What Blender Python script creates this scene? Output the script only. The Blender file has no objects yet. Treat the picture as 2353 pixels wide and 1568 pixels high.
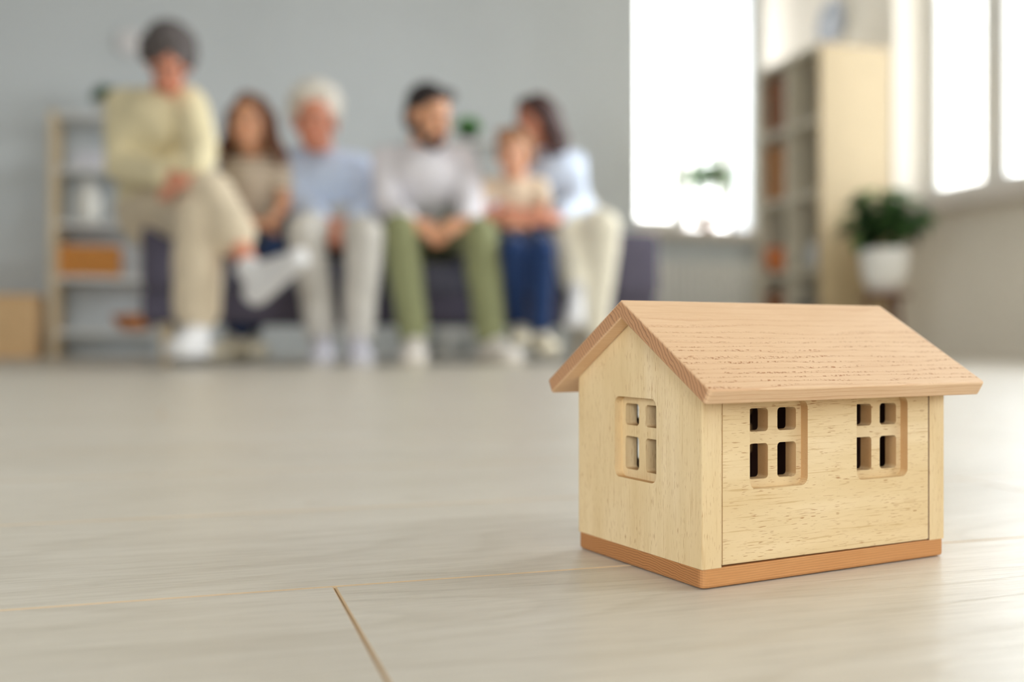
import bpy, bmesh, math, random
import numpy as np
from mathutils import Vector, Matrix
random.seed(7); rng = np.random.RandomState(11)
C = bpy.context.scene.collection
SC = bpy.context.scene

# ------------------------------------------------------------------ camera, sky, exposure
CAM_H = 0.10
cam_d = bpy.data.cameras.new('camera'); cam = bpy.data.objects.new('camera', cam_d); C.objects.link(cam)
cam.location = (0, 0, CAM_H); cam.rotation_euler = (math.radians(90), 0, 0)
cam_d.sensor_width = 36; cam_d.lens = 35.685; cam_d.shift_y = -0.00085
cam_d.clip_start = 0.02; cam_d.clip_end = 100
cam_d.dof.use_dof = True; cam_d.dof.focus_distance = 0.425; cam_d.dof.aperture_fstop = 4.0
SC.camera = cam
SC.view_settings.view_transform = 'Standard'; SC.view_settings.look = 'None'
SC.view_settings.gamma = 1.0; SC.view_settings.use_curve_mapping = False
SC.view_settings.exposure = 0.37
SC.cycles.use_denoising = True
SC.cycles.use_adaptive_sampling = True; SC.cycles.adaptive_threshold = 0.015
SC.cycles.max_bounces = 8; SC.cycles.diffuse_bounces = 5; SC.cycles.glossy_bounces = 4
SC.cycles.transparent_max_bounces = 16
SC.cycles.caustics_reflective = False; SC.cycles.caustics_refractive = False

W = bpy.data.worlds.new('overcast_sky'); SC.world = W; W.use_nodes = True
wt = W.node_tree; wt.nodes.clear()
wo = wt.nodes.new('ShaderNodeOutputWorld'); wb = wt.nodes.new('ShaderNodeBackground')
tc = wt.nodes.new('ShaderNodeTexCoord'); sp = wt.nodes.new('ShaderNodeSeparateXYZ'); rp = wt.nodes.new('ShaderNodeValToRGB')
mr = wt.nodes.new('ShaderNodeMapRange'); mr.inputs[1].default_value = -0.2; mr.inputs[2].default_value = 0.2
wt.links.new(tc.outputs['Generated'], sp.inputs[0]); wt.links.new(sp.outputs[2], mr.inputs[0]); wt.links.new(mr.outputs[0], rp.inputs[0])
rp.color_ramp.elements[0].color = (0.42, 0.41, 0.41, 1); rp.color_ramp.elements[1].color = (0.955, 0.968, 1.0, 1)
wt.links.new(rp.outputs[0], wb.inputs[0]); wb.inputs[1].default_value = 11.5
wt.links.new(wb.outputs[0], wo.inputs[0])

# ------------------------------------------------------------------ room frame
TH = math.radians(17.3); CT, ST = math.cos(TH), math.sin(TH)
def room(u, v, z=0.0):            # u along the planks / back wall, v towards the back wall
    return Vector((u*CT - v*ST, u*ST + v*CT, z))
def to_room(X, Y): return (X*CT + Y*ST, -X*ST + Y*CT)
F_PX, HY = 2332.48, 782.0
def at(px, py, D):                # a point seen at that place of the photograph, D metres ahead
    return Vector(((px-1176.5)/F_PX*D, D, CAM_H - (py-HY)/F_PX*D))
V_BACK = 7.034*CT                 # back wall plane
U_RIGHT = to_room(2.609, 5.18)[0] # right wall plane
U_LEFT = -4.2; V_FRONT = -5.2; CEIL = 3.0
def tv(t): return to_room(2.609, 5.18)[1] + t   # t along right wall -> v

for i, (vc, w) in enumerate([(tv(0.18), 1.64), (tv(-1.75), 1.7), (tv(-5.1), 1.8)]):
    l = bpy.data.lights.new('window_portal', 'AREA'); l.shape = 'RECTANGLE'; l.size = w; l.size_y = 2.0
    l.cycles.is_portal = True
    o = bpy.data.objects.new('window_portal', l); C.objects.link(o)
    o.location = room(U_RIGHT + 0.34, vc, 1.9)
    o.rotation_euler = (math.radians(90), 0, TH + math.radians(90))
l = bpy.data.lights.new('window_portal', 'AREA'); l.shape = 'RECTANGLE'; l.size = 1.0; l.size_y = 2.0; l.cycles.is_portal = True
o = bpy.data.objects.new('window_portal', l); C.objects.link(o); o.location = room(3.5, V_BACK + 0.34, 1.9); o.rotation_euler = (math.radians(-90), 0, TH)
o.rotation_euler = (math.radians(90), 0, TH + math.radians(180))
FRONT_WINS = [(-1.9, 2.3)]
for uc, w in FRONT_WINS:
    l = bpy.data.lights.new('window_portal', 'AREA'); l.shape = 'RECTANGLE'; l.size = w; l.size_y = 2.6; l.cycles.is_portal = True
    o = bpy.data.objects.new('window_portal', l); C.objects.link(o)
    o.location = room(uc, V_FRONT - 0.34, 1.6); o.rotation_euler = (math.radians(90), 0, TH)

l = bpy.data.lights.new('window_portal', 'AREA'); l.shape = 'RECTANGLE'; l.size = 1.8; l.size_y = 2.6; l.cycles.is_portal = True
o = bpy.data.objects.new('window_portal', l); C.objects.link(o); o.location = room(U_LEFT - 0.34, -2.3, 1.6); o.rotation_euler = (math.radians(90), 0, TH - math.radians(90))

# ------------------------------------------------------------------ helpers
def lin(r, g, b):
    def f(c):
        c /= 255.0
        return c/12.92 if c <= 0.04045 else ((c+0.055)/1.055)**2.4
    return (f(r), f(g), f(b), 1.0)
class NT:
    def __init__(s, name):
        s.m = bpy.data.materials.new(name); s.m.use_nodes = True; s.t = s.m.node_tree
        s.b = s.t.nodes['Principled BSDF']
    def n(s, typ, ins=None, **kw):
        nd = s.t.nodes.new('ShaderNode' + typ)
        for k, v in kw.items(): setattr(nd, k, v)
        for k, v in (ins or {}).items():
            if hasattr(v, 'is_output'): s.t.links.new(v, nd.inputs[k])
            else: nd.inputs[k].default_value = v
        return nd
    def l(s, a, b): s.t.links.new(a, b)
    def ramp(s, fac, stops, interp='LINEAR'):
        r = s.t.nodes.new('ShaderNodeValToRGB'); e = r.color_ramp.elements; r.color_ramp.interpolation = interp
        while len(e) < len(stops): e.new(0.5)
        for i, (p, c) in enumerate(stops):
            e[i].position = p; e[i].color = c if not isinstance(c, (int, float)) else (c, c, c, 1)
        s.l(fac, r.inputs[0]); return r.outputs[0]
    def mix(s, fac, a, b, mode='MIX'):
        nd = s.t.nodes.new('ShaderNodeMix'); nd.data_type = 'RGBA'; nd.blend_type = mode
        for i, v in ((0, fac), (6, a), (7, b)):
            if hasattr(v, 'is_output'): s.l(v, nd.inputs[i])
            else: nd.inputs[i].default_value = v
        return nd.outputs[2]
    def math(s, op, a, b=0.0, c=0.0):
        nd = s.t.nodes.new('ShaderNodeMath'); nd.operation = op
        for i, v in enumerate((a, b, c)):
            if hasattr(v, 'is_output'): s.l(v, nd.inputs[i])
            else: nd.inputs[i].default_value = v
        return nd.outputs[0]
    def obj(s, scale=(1, 1, 1), loc=(0, 0, 0)):
        t = s.n('TexCoord'); return s.n('Mapping', {'Vector': t.outputs['Object'], 'Scale': scale, 'Location': loc}).outputs[0]
    def noise(s, vec, scale=1.0, detail=2.0, rough=0.5, dist=0.0):
        return s.n('TexNoise', {'Vector': vec, 'Scale': scale, 'Detail': detail, 'Roughness': rough, 'Distortion': dist}).outputs[0]
    def bump(s, h, strength, dist):
        s.l(s.n('Bump', {'Height': h, 'Strength': strength, 'Distance': dist}).outputs[0], s.b.inputs['Normal'])
MATS = {}
def plain(name, rgb, rough=0.6, var=0.08, scale=8.0, bump=0.0, bscale=200.0, spec=0.5, sheen=0.0, metal=0.0):
    if name in MATS: return MATS[name]
    k = NT(name); c = lin(*rgb)
    nz = k.noise(k.obj(), scale, 3.0)
    a = tuple(x*(1-var) for x in c[:3]) + (1,); b = tuple(min(1, x*(1+var)) for x in c[:3]) + (1,)
    k.l(k.ramp(nz, [(0.3, a), (0.7, b)]), k.b.inputs['Base Color'])
    k.b.inputs['Roughness'].default_value = rough; k.b.inputs['Specular IOR Level'].default_value = spec; k.b.inputs['Metallic'].default_value = metal
    if sheen: k.b.inputs['Sheen Weight'].default_value = sheen
    if bump: k.bump(k.noise(k.obj(), bscale, 3.0), bump, 0.002)
    MATS[name] = k.m; return k.m
def fabric(name, rgb, var=0.07): return plain(name, rgb, 0.9, var, 14.0, 0.35, 420.0, 0.2, 0.15)

def link(name, me, mat=None, parent=None, smooth=False):
    o = bpy.data.objects.new(name, me); C.objects.link(o)
    if mat and len(me.materials) == 0: me.materials.append(mat)
    if parent: o.parent = parent
    if smooth:
        for p in me.polygons: p.use_smooth = True
    return o
def thing(name, label, cat, loc=(0, 0, 0), rz=0.0, group=None):
    o = bpy.data.objects.new(name, None); C.objects.link(o); o.empty_display_size = 0.1
    o.location = loc; o.rotation_euler = (0, 0, rz); o['label'] = label; o['category'] = cat
    if group: o['group'] = group
    return o
def tag(o, label, cat, group=None):
    o['label'] = label; o['category'] = cat
    if group: o['group'] = group
    return o
def structure(o): o['kind'] = 'structure'; return o
def bm_mesh(name, bm):
    bmesh.ops.recalc_face_normals(bm, faces=bm.faces)
    me = bpy.data.meshes.new(name); bm.to_mesh(me); bm.free(); return me
def box_bm(lo, hi, bevel=0.0, seg=2, bm=None):
    bm2 = bmesh.new(); bmesh.ops.create_cube(bm2, size=1.0)
    for v in bm2.verts: v.co = Vector([lo[i] + (v.co[i]+0.5)*(hi[i]-lo[i]) for i in range(3)])
    if bevel: bmesh.ops.bevel(bm2, geom=bm2.edges[:], offset=bevel, segments=seg, profile=0.5, affect='EDGES')
    if bm is None: return bm2
    t = bpy.data.meshes.new('t'); bm2.to_mesh(t); bm2.free(); bm.from_mesh(t); bpy.data.meshes.remove(t); return bm
def box(name, lo, hi, mat, parent=None, bevel=0.0, seg=2, smooth=False):
    return link(name, bm_mesh(name, box_bm(lo, hi, bevel, seg)), mat, parent, smooth)
def boxes(name, lst, mat, parent=None, bevel=0.0):
    bm = bmesh.new()
    for lo, hi in lst: box_bm(lo, hi, bevel, 2, bm)
    return link(name, bm_mesh(name, bm), mat, parent)
def lathe_me(name, prof, n=32):
    bm = bmesh.new(); rings = []
    for r, z in prof:
        rings.append([bm.verts.new((r*math.cos(2*math.pi*k/n), r*math.sin(2*math.pi*k/n), z)) for k in range(n)] if r > 1e-6 else [bm.verts.new((0, 0, z))])
    for a, b in zip(rings, rings[1:]):
        for k in range(n):
            q = [a[k % len(a)], a[(k+1) % len(a)], b[(k+1) % len(b)], b[k % len(b)]]
            q = list(dict.fromkeys(q))
            if len(q) > 2: bm.faces.new(q)
    return bm_mesh(name, bm)
def lathe(name, prof, mat, parent=None, n=32):
    return link(name, lathe_me(name, prof, n), mat, parent, True)
def prism_bm(poly, axis, lo, hi):
    """poly: 2D points; axis 'x': (y,z) points swept along x; 'y': (x,z) swept along y; 'z': (x,y) swept along z"""
    def P(p, s): return {'x': (s, p[0], p[1]), 'y': (p[0], s, p[1]), 'z': (p[0], p[1], s)}[axis]
    bm = bmesh.new(); A = [bm.verts.new(P(p, lo)) for p in poly]; B = [bm.verts.new(P(p, hi)) for p in poly]
    bm.faces.new(A); bm.faces.new(B[::-1]); n = len(poly)
    for i in range(n): bm.faces.new((A[i], A[(i+1) % n], B[(i+1) % n], B[i]))
    bmesh.ops.recalc_face_normals(bm, faces=bm.faces); return bm
def round_rect(x0, x1, z0, z1, r, n=6):
    pts = []
    for cx, cz, a0 in ((x1-r, z1-r, 0), (x0+r, z1-r, 90), (x0+r, z0+r, 180), (x1-r, z0+r, 270)):
        for k in range(n+1):
            a = math.radians(a0 + 90*k/n); pts.append((cx + r*math.cos(a), cz + r*math.sin(a)))
    return pts
def boolean_cut(me, cutters):
    o = bpy.data.objects.new('t', me); C.objects.link(o); tmp = []
    for bm in cutters:
        cm = bpy.data.meshes.new('c'); bmesh.ops.recalc_face_normals(bm, faces=bm.faces); bm.to_mesh(cm); bm.free()
        co = bpy.data.objects.new('c', cm); C.objects.link(co); tmp.append(co)
        md = o.modifiers.new('b', 'BOOLEAN'); md.operation = 'DIFFERENCE'; md.solver = 'EXACT'; md.object = co
    dg = bpy.context.evaluated_depsgraph_get(); dg.update()
    res = bpy.data.meshes.new_from_object(o.evaluated_get(dg))
    for co in tmp: bpy.data.objects.remove(co)
    bpy.data.objects.remove(o); return res

# ------------------------------------------------------------------ floor
def floor_material(name, seams):
    k = NT(name)
    g = k.n('NewGeometry'); oi = k.n('ObjectInfo')
    rot = k.n('Mapping', {'Vector': g.outputs['Position'], 'Rotation': (0, 0, -TH)}).outputs[0]
    sep = k.n('SeparateXYZ', {0: rot})
    if seams:
        row = k.math('FLOOR', k.math('DIVIDE', k.math('SUBTRACT', sep.outputs[1], ROW_V0), ROW_W))
        rnd = k.math('FRACT', k.math('MULTIPLY', k.math('SINE', k.math('MULTIPLY', row, 12.9898)), 437.5))
    else: rnd = oi.outputs['Random']
    off = k.math('MULTIPLY', rnd, 37.0)
    vec = k.n('CombineXYZ', {0: k.math('ADD', sep.outputs[0], off), 1: k.math('ADD', sep.outputs[1], k.math('MULTIPLY', rnd, 11.0)), 2: off}).outputs[0]
    def mp(s): return k.n('Mapping', {'Vector': vec, 'Scale': s}).outputs[0]
    streak = k.noise(mp((6, 90, 1)), 1.0, 4.0, 0.6)
    broad = k.noise(mp((3.0, 9, 1)), 1.0, 2.0)
    fine = k.noise(mp((30, 900, 1)), 1.0, 3.0, 0.65)
    fig = k.noise(mp((2.2, 11.0, 1)), 1.0, 1.0, 0.4)
    ring = k.math('FRACT', k.math('MULTIPLY', k.math('ADD', fig, k.math('MULTIPLY', streak, 0.03)), 13.0))
    rmask = k.ramp(ring, [(0.0, 0.75), (0.10, 0.0), (0.70, 0.0), (1.0, 0.75)])
    base = k.ramp(broad, [(0.3, lin(213, 206, 193)), (0.7, lin(222, 216, 205))])
    base = k.mix(k.math('MULTIPLY', k.ramp(streak, [(0.42, 1.0), (0.62, 0.0)]), 0.20), base, lin(192, 183, 166))
    base = k.mix(k.math('MULTIPLY', rmask, 0.26), base, lin(170, 160, 140))
    base = k.mix(k.math('MULTIPLY', k.ramp(fine, [(0.36, 1.0), (0.5, 0.0)]), 0.28), base, lin(160, 152, 134))
    if seams:
        fv = k.math('FRACT', k.math('DIVIDE', k.math('SUBTRACT', sep.outputs[1], ROW_V0), ROW_W))
        base = k.mix(k.math('LESS_THAN', fv, 0.012), base, lin(160, 140, 112))
    k.l(base, k.b.inputs['Base Color'])
    k.l(k.ramp(fine, [(0.3, 0.42), (0.7, 0.30)]), k.b.inputs['Roughness'])
    h = k.math('ADD', k.math('MULTIPLY', fine, 0.7), k.math('MULTIPLY', rmask, -0.9))
    k.bump(h, 0.22, 0.0006)
    k.b.inputs['Specular IOR Level'].default_value = 0.55
    return k.m
ROW_V0, ROW_W, PLANK_L = 0.4146, 0.19, 1.285
M_floor = floor_material('pale_oak_laminate', True); M_plank = floor_material('pale_oak_plank', False)
M_groove = plain('laminate_core', (206, 180, 144), 0.8)
V_A, V_B = ROW_V0 - 2*ROW_W, ROW_V0 + 13*ROW_W
bm = bmesh.new()
for (u0, v0, u1, v1, z0, z1) in ((U_LEFT, V_FRONT, U_RIGHT, V_A, -0.06, 0), (U_LEFT, V_B, U_RIGHT, V_BACK, -0.06, 0)):
    box_bm((u0, v0, z0), (u1, v1, z1), 0, 2, bm)
for f in bm.faces: f.material_index = 0
nf = len(bm.faces); box_bm((U_LEFT, V_A, -0.06), (U_RIGHT, V_B, -0.0016), 0, 2, bm)
bm.faces.ensure_lookup_table()
for f in bm.faces[nf:]: f.material_index = 1
fm = bm_mesh('floor', bm); fm.materials.append(M_floor); fm.materials.append(M_groove)
floor = structure(link('floor', fm)); floor.rotation_euler = (0, 0, TH)
pl_me = bm_mesh('plank', (lambda b: (bmesh.ops.bevel(b, geom=[e for e in b.edges if all(v.co.z > -0.001 for v in e.verts)], offset=0.0007, segments=1, affect='EDGES'), b)[1])(box_bm((0.0002, 0.0002, -0.0016), (PLANK_L-0.0002, ROW_W-0.0002, 0.0))))
pl_me.materials.append(M_plank); pl_me.materials.append(M_groove)
for f_ in pl_me.polygons:
    if f_.normal.z < 0.95: f_.material_index = 1
cut = {-1: 0.0536, 0: -0.76, 1: -0.46, 2: -0.49, 3: -0.31}
for r in range(-2, 13):
    u_seam = cut.get(r, 0.0536 + 0.431*(r+1) + 0.13*math.sin(r*2.3))
    k0 = math.floor((U_LEFT - u_seam)/PLANK_L)
    k = k0
    while u_seam + k*PLANK_L < U_RIGHT:
        a = u_seam + k*PLANK_L; b = a + PLANK_L
        if a >= U_LEFT and b <= U_RIGHT:
            o = bpy.data.objects.new('plank', pl_me)
        else:
            a2, b2 = max(a, U_LEFT), min(b, U_RIGHT)
            m2 = bm_mesh('plank', box_bm((0.0002, 0.0002, -0.0016), (b2-a2-0.0002, ROW_W-0.0002, 0.0))); m2.materials.append(M_plank)
            o = bpy.data.objects.new('plank', m2); a = a2
        C.objects.link(o); o.parent = floor; o.location = (a, ROW_V0 + r*ROW_W, 0); k += 1

# ------------------------------------------------------------------ walls, ceiling, windows
M_wallgrey = plain('grey_wall_paint', (217, 223, 227), 0.75, 0.02, 2.0, 0.15, 90)
M_wallwhite = plain('warm_white_wall_paint', (240, 233, 220), 0.8, 0.02, 2.0, 0.15, 90)
M_ceil = plain('ceiling_white', (235, 233, 228), 0.9, 0.01)
M_frame = plain('white_window_frame', (236, 235, 231), 0.35, 0.01)
M_sill = plain('pale_stone_sill', (222, 214, 206), 0.4, 0.03, 20)
k = NT('window_glass'); k.t.nodes.remove(k.b)
tr = k.n('BsdfTransparent'); tr.inputs[0].default_value = (0.97, 0.985, 0.975, 1)
gl = k.n('BsdfGlossy', {'Roughness': 0.0}); fr = k.n('Fresnel', {'IOR': 1.45}); mx = k.n('MixShader', {0: k.math('MULTIPLY', fr.outputs[0], 0.6), 1: tr.outputs[0], 2: gl.outputs[0]})
k.l(mx.outputs[0], k.t.nodes['Material Output'].inputs[0]); M_glass = k.m
TW = 0.34; Z0, Z1 = 0.9, 2.9
def wall_with_holes(name, lo, hi, holes, mat, thick, Z0=0.9):
    """wall in local x(along) z, thickness along +y"""
    lst = []; x = lo
    for (a, b) in sorted(holes):
        lst.append(((x, 0, 0), (a, thick, CEIL))); lst.append(((a, 0, 0), (b, thick, Z0))); lst.append(((a, 0, Z1), (b, thick, CEIL))); x = b
    lst.append(((x, 0, 0), (hi, thick, CEIL)))
    return structure(boxes(name, lst, mat))
LW_ADDED = (-3.0, -1.3)  # unseen left window, added to light the toy house's gable
# back wall: local x = u, y outward = +v
WB = (3.04, 3.95)
w = wall_with_holes('wall_back', U_LEFT-TW, U_RIGHT+TW, [WB], M_wallgrey, TW); w.location = room(0, V_BACK); w.rotation_euler = (0, 0, TH)
# right wall: local x runs along -v ... rotate by TH-90deg: x -> -v, y -> +u
WR = [(tv(-0.64), tv(1.0)), (tv(-2.6), tv(-0.9)), (tv(-6.0), tv(-4.2))]
w = wall_with_holes('wall_right', -V_BACK, -V_FRONT, [(-b, -a) for a, b in WR], M_wallwhite, TW); w.location = room(U_RIGHT, 0); w.rotation_euler = (0, 0, TH - math.pi/2)
w = wall_with_holes('wall_front', -U_RIGHT-TW, -U_LEFT+TW, [(-uc-ww/2, -uc+ww/2) for uc, ww in FRONT_WINS], M_wallwhite, TW, 0.3); w.location = room(0, V_FRONT); w.rotation_euler = (0, 0, TH + math.pi)
w = wall_with_holes('wall_left', V_FRONT, V_BACK, [LW_ADDED], plain('dark_grey_bounce_cut', (112, 114, 118), 0.75, 0.02, 2.0), TW, 0.3); w.location = room(U_LEFT, 0); w.rotation_euler = (0, 0, TH + math.pi/2)  # unseen wall, made dark to cut bounce onto the back wall
c = structure(boxes('ceiling', [((U_LEFT-TW, V_FRONT-TW, CEIL), (U_RIGHT+TW, V_BACK+TW, CEIL+0.2))], M_ceil)); c.rotation_euler = (0, 0, TH)
WN = [0]
def window(org, rz, a, b, mull, sash_open=None, sill=0.12, sill_t=0.05, Z0=0.9):
    """local x along the wall, y outward"""
    WN[0] += 1
    e = bpy.data.objects.new('window_%d' % WN[0], None); C.objects.link(e); structure(e); e.location = org; e.rotation_euler = (0, 0, rz)
    y0, y1, f = 0.22, 0.28, 0.05
    boxes('frame', [((a, y0, Z0), (a+f, y1, Z1)), ((b-f, y0, Z0), (b, y1, Z1)), ((a+f, y0, Z0), (b-f, y1, Z0+f)), ((a+f, y0, Z1-f), (b-f, y1, Z1))] +
          [((m-0.03, y0, Z0+f), (m+0.03, y1, Z1-f)) for m in mull], M_frame, e)
    edges = [a+f] + [q for m in mull for q in (m-0.03, m+0.03)] + [b-f]
    for i in range(0, len(edges), 2):
        x0, x1 = edges[i], edges[i+1]; g = 0.055; wd = x1-x0
        s = boxes('sash', [((0.004, 0.0, Z0+f+0.004), (g, 0.045, Z1-f-0.004)), ((wd-g, 0.0, Z0+f+0.004), (wd-0.004, 0.045, Z1-f-0.004)), ((g, 0, Z0+f+0.004), (wd-g, 0.045, Z0+f+g)), ((g, 0, Z1-f-g), (wd-g, 0.045, Z1-f-0.004))], M_frame, e)
        s.location = (x0, y0+0.005, 0)
        if sash_open and i//2 == sash_open[0]: s.rotation_euler = (0, 0, sash_open[1]); s.location = (x0, y0-0.045, 0)
        box('pane', (g, 0.018, Z0+f+g), (wd-g, 0.026, Z1-f-g), M_glass, s)
    if sill: box('window_sill', (a-0.06, -sill, Z0-sill_t), (b+0.06, y0, Z0), M_sill, e, 0.008)
    return e
nb = structure(box('added_wall_outside', (-1.0, V_BACK+7.0, -4), (13, V_BACK+7.3, 9), plain('added_wall_pale', (226, 224, 220), 0.9, 0.02), None)); nb.rotation_euler = (0, 0, TH)  # added wall, dims the sky seen through the back window
window(room(0, V_BACK), TH, WB[0], WB[1], [3.52], (1, math.radians(-78)), 0.16, 0.06)
rr = TH - math.pi/2
for i, (a, b) in enumerate(WR):
    window(room(U_RIGHT, 0), rr, -b, -a, [-tv(0.44)] if i == 0 else [-(a+b)/2], None, 0.17, 0.09)
window(room(U_LEFT, 0), TH+math.pi/2, LW_ADDED[0], LW_ADDED[1], [sum(LW_ADDED)/2], Z0=0.3)
for uc, ww in FRONT_WINS: window(room(0, V_FRONT), TH+math.pi, -uc-ww/2, -uc+ww/2, [-uc], Z0=0.3)

# ------------------------------------------------------------------ toy house
def wood_pale(name, axis, tint=1.0):
    k = NT(name)
    def st(al, ac): return tuple(al if 'xyz'[i] == axis else ac for i in range(3))
    streak = k.noise(k.obj(st(18, 190)), 1.0, 3.0, 0.55)
    broad = k.noise(k.obj(st(10, 45)), 1.0, 2.0)
    pore = k.noise(k.obj(st(210, 3000)), 1.0, 1.0, 0.4)
    pmask = k.noise(k.obj(st(40, 110), (3, 5, 7)), 1.0, 2.0)
    line = k.noise(k.obj(st(45, 1300), (9, 2, 4)), 1.0, 2.0)
    base = k.ramp(broad, [(0.3, lin(220, 193, 148)), (0.55, lin(229, 205, 163)), (0.75, lin(234, 212, 175))])
    base = k.mix(k.math('MULTIPLY', k.ramp(streak, [(0.35, 1.0), (0.6, 0.0)]), 0.4), base, lin(214, 187, 140))
    base = k.mix(k.math('MULTIPLY', k.ramp(line, [(0.30, 1.0), (0.40, 0.0)]), 0.45), base, lin(186, 146, 92))
    pm = k.math('MULTIPLY', k.ramp(pore, [(0.29, 1.0), (0.35, 0.0)]), k.ramp(pmask, [(0.35, 0.25), (0.6, 1.0)]))
    base = k.mix(k.math('MULTIPLY', pm, 0.85), base, lin(164, 112, 66))
    nr = k.n('SeparateXYZ', {0: k.n('TexCoord').outputs['Normal']}); en = k.math('POWER', k.math('ABSOLUTE', nr.outputs['xyz'.index(axis)]), 3.0)
    base = k.mix(k.math('MULTIPLY', en, 0.8), base, lin(186, 142, 92))
    k.l(base, k.b.inputs['Base Color']); k.b.inputs['Roughness'].default_value = 0.62; k.b.inputs['Specular IOR Level'].default_value = 0.3
    k.bump(k.math('SUBTRACT', k.math('MULTIPLY', k.noise(k.obj((2500, 2500, 2500)), 1.0, 2.0), 0.3), pm), 0.35, 0.0002)
    return k.m
def wood_cedar(name, py, pz, spacing, warp, light, dark, ringc, endc, endr, pits=0.0, ringw=0.5):
    k = NT(name); t = k.n('TexCoord'); o = t.outputs['Object']; s = k.n('SeparateXYZ', {0: o})
    wn = k.noise(k.obj((6, 60, 60)), 1.0, 2.0); wn2 = k.noise(k.obj((25, 240, 240)), 1.0, 2.0)
    dy = k.math('SUBTRACT', s.outputs[1], py); dz = k.math('SUBTRACT', s.outputs[2], pz)
    r = k.math('SQRT', k.math('ADD', k.math('MULTIPLY', dy, dy), k.math('MULTIPLY', dz, dz)))
    r = k.math('ADD', r, k.math('MULTIPLY', k.math('SUBTRACT', wn, 0.5), warp)); r = k.math('ADD', r, k.math('MULTIPLY', k.math('SUBTRACT', wn2, 0.5), warp*0.35))
    ph = k.math('FRACT', k.math('DIVIDE', r, spacing))
    patch = k.noise(k.obj((9, 55, 55), (1, 2, 3)), 1.0, 2.0)
    late = k.ramp(ph, [(0.0, 0.0), (0.6, 0.06), (0.86, 0.75), (0.93, 1.0), (0.97, 0.0)])
    grain = k.noise(k.obj((90, 1800, 1800)), 1.0, 3.0, 0.6); broad = k.noise(k.obj((12, 40, 40)), 1.0, 2.0)
    base = k.ramp(broad, [(0.3, light), (0.7, tuple(0.55*a+0.45*b for a, b in zip(light, dark)))])
    base = k.mix(k.math('MULTIPLY', k.ramp(grain, [(0.35, 1.0), (0.6, 0.0)]), 0.35), base, dark)
    base = k.mix(k.math('MULTIPLY', late, k.math('MULTIPLY', k.ramp(patch, [(0.3, 0.35), (0.65, 1.0)]), ringw)), base, ringc)
    # end grain is darker and warmer: faces whose normal runs along x show the ends of the fibres
    nrm = k.n('SeparateXYZ', {0: t.outputs['Normal']}); en = k.math('POWER', k.math('ABSOLUTE', nrm.outputs[0]), 4.0)
    base = k.mix(k.math('MULTIPLY', en, 0.85), base, k.mix(k.math('MULTIPLY', late, 0.95), endc, endr))
    h = k.math('MULTIPLY', late, -0.25)
    if pits:
        pn = k.noise(k.obj((700, 1100, 1100)), 1.0, 2.0, 0.6); pm = k.noise(k.obj((60, 420, 420)), 1.0, 2.0)
        band = k.ramp(ph, [(0.50, 0.0), (0.62, 1.0), (0.86, 1.0), (0.95, 0.0)])
        low = k.n('MapRange', {0: s.outputs[2], 1: 0.112, 2: 0.094}).outputs[0]
        pit = k.math('MULTIPLY', k.math('MULTIPLY', k.ramp(pn, [(0.52, 0.0), (0.60, 1.0)]), band), k.math('MULTIPLY', k.ramp(pm, [(0.38, 0.0), (0.55, 1.0)]), low))
        pit = k.math('MULTIPLY', pit, k.ramp(nrm.outputs[2], [(0.6, 0.0), (0.8, 1.0)]))
        base = k.mix(k.math('MULTIPLY', pit, pits), base, lin(168, 112, 70)); h = k.math('SUBTRACT', h, k.math('MULTIPLY', pit, 1.0))
    k.l(base, k.b.inputs['Base Color']); k.b.inputs['Roughness'].default_value = 0.6; k.b.inputs['Specular IOR Level'].default_value = 0.3
    k.bump(h, 0.45, 0.00035); return k.m
M_pv = wood_pale('pale_rubberwood_upright', 'z'); M_ph = wood_pale('pale_rubberwood_level', 'x')
M_roof = wood_cedar('pink_cedar', 0.225, -0.04, 0.0019, 0.0045, lin(231, 198, 162), lin(210, 170, 130), lin(196, 142, 100), lin(184, 135, 96), lin(108, 66, 50), 0.9, 0.42)
M_base = wood_cedar('brown_cedar', 0.05, -0.35, 0.00105, 0.0022, lin(208, 152, 98), lin(186, 128, 76), lin(122, 74, 42), lin(180, 124, 76), lin(96, 56, 34), 0.0, 0.55)
HX = 0.1/0.13
HL, HW, HB = 0.14063, 0.09423, 0.00826
house = thing('toy_house', 'small wooden toy house with pinkish cedar roof standing on the pale plank floor', 'toy house', (0.07581, 0.40434, 0), 0.48563)
HR, HE, HEL, EV, EVL, RT, O1, O2 = 0.11743, 0.0807, 0.07986, 0.01395, 0.01722, 0.0068, 0.00741, 0.01055
# base plate
bm = box_bm((0, 0, 0.0004), (HL, HW, HB))
bmesh.ops.bevel(bm, geom=[e for e in bm.edges if abs(e.verts[0].co.z-e.verts[1].co.z) > 0.004], offset=0.0028, segments=4, profile=0.5, affect='EDGES')
bmesh.ops.bevel(bm, geom=[e for e in bm.edges if all(v.co.z < 0.001 for v in e.verts)], offset=0.0013, segments=3, profile=0.5, affect='EDGES')
bmesh.ops.bevel(bm, geom=[e for e in bm.edges if all(v.co.z > HB-0.0005 for v in e.verts)], offset=0.0003, segments=1, affect='EDGES')
bo = link('base_plate', bm_mesh('base_plate', bm), M_base, house)
tanR = (HR-HE)/(HW/2+EV); tanL = (HR-HEL)/(HW/2+EVL); cR = math.cos(math.atan(tanR)); cL = math.cos(math.atan(tanL))
def soff(b): return HR - RT/cR - tanR*(HW/2-b) if b < HW/2 else HR - RT/cL - tanL*(b-HW/2)
PANE_Z = ((0.0421, 0.0569), (0.0619, 0.0716)); REC_Z = (0.0386, 0.0748)
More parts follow.
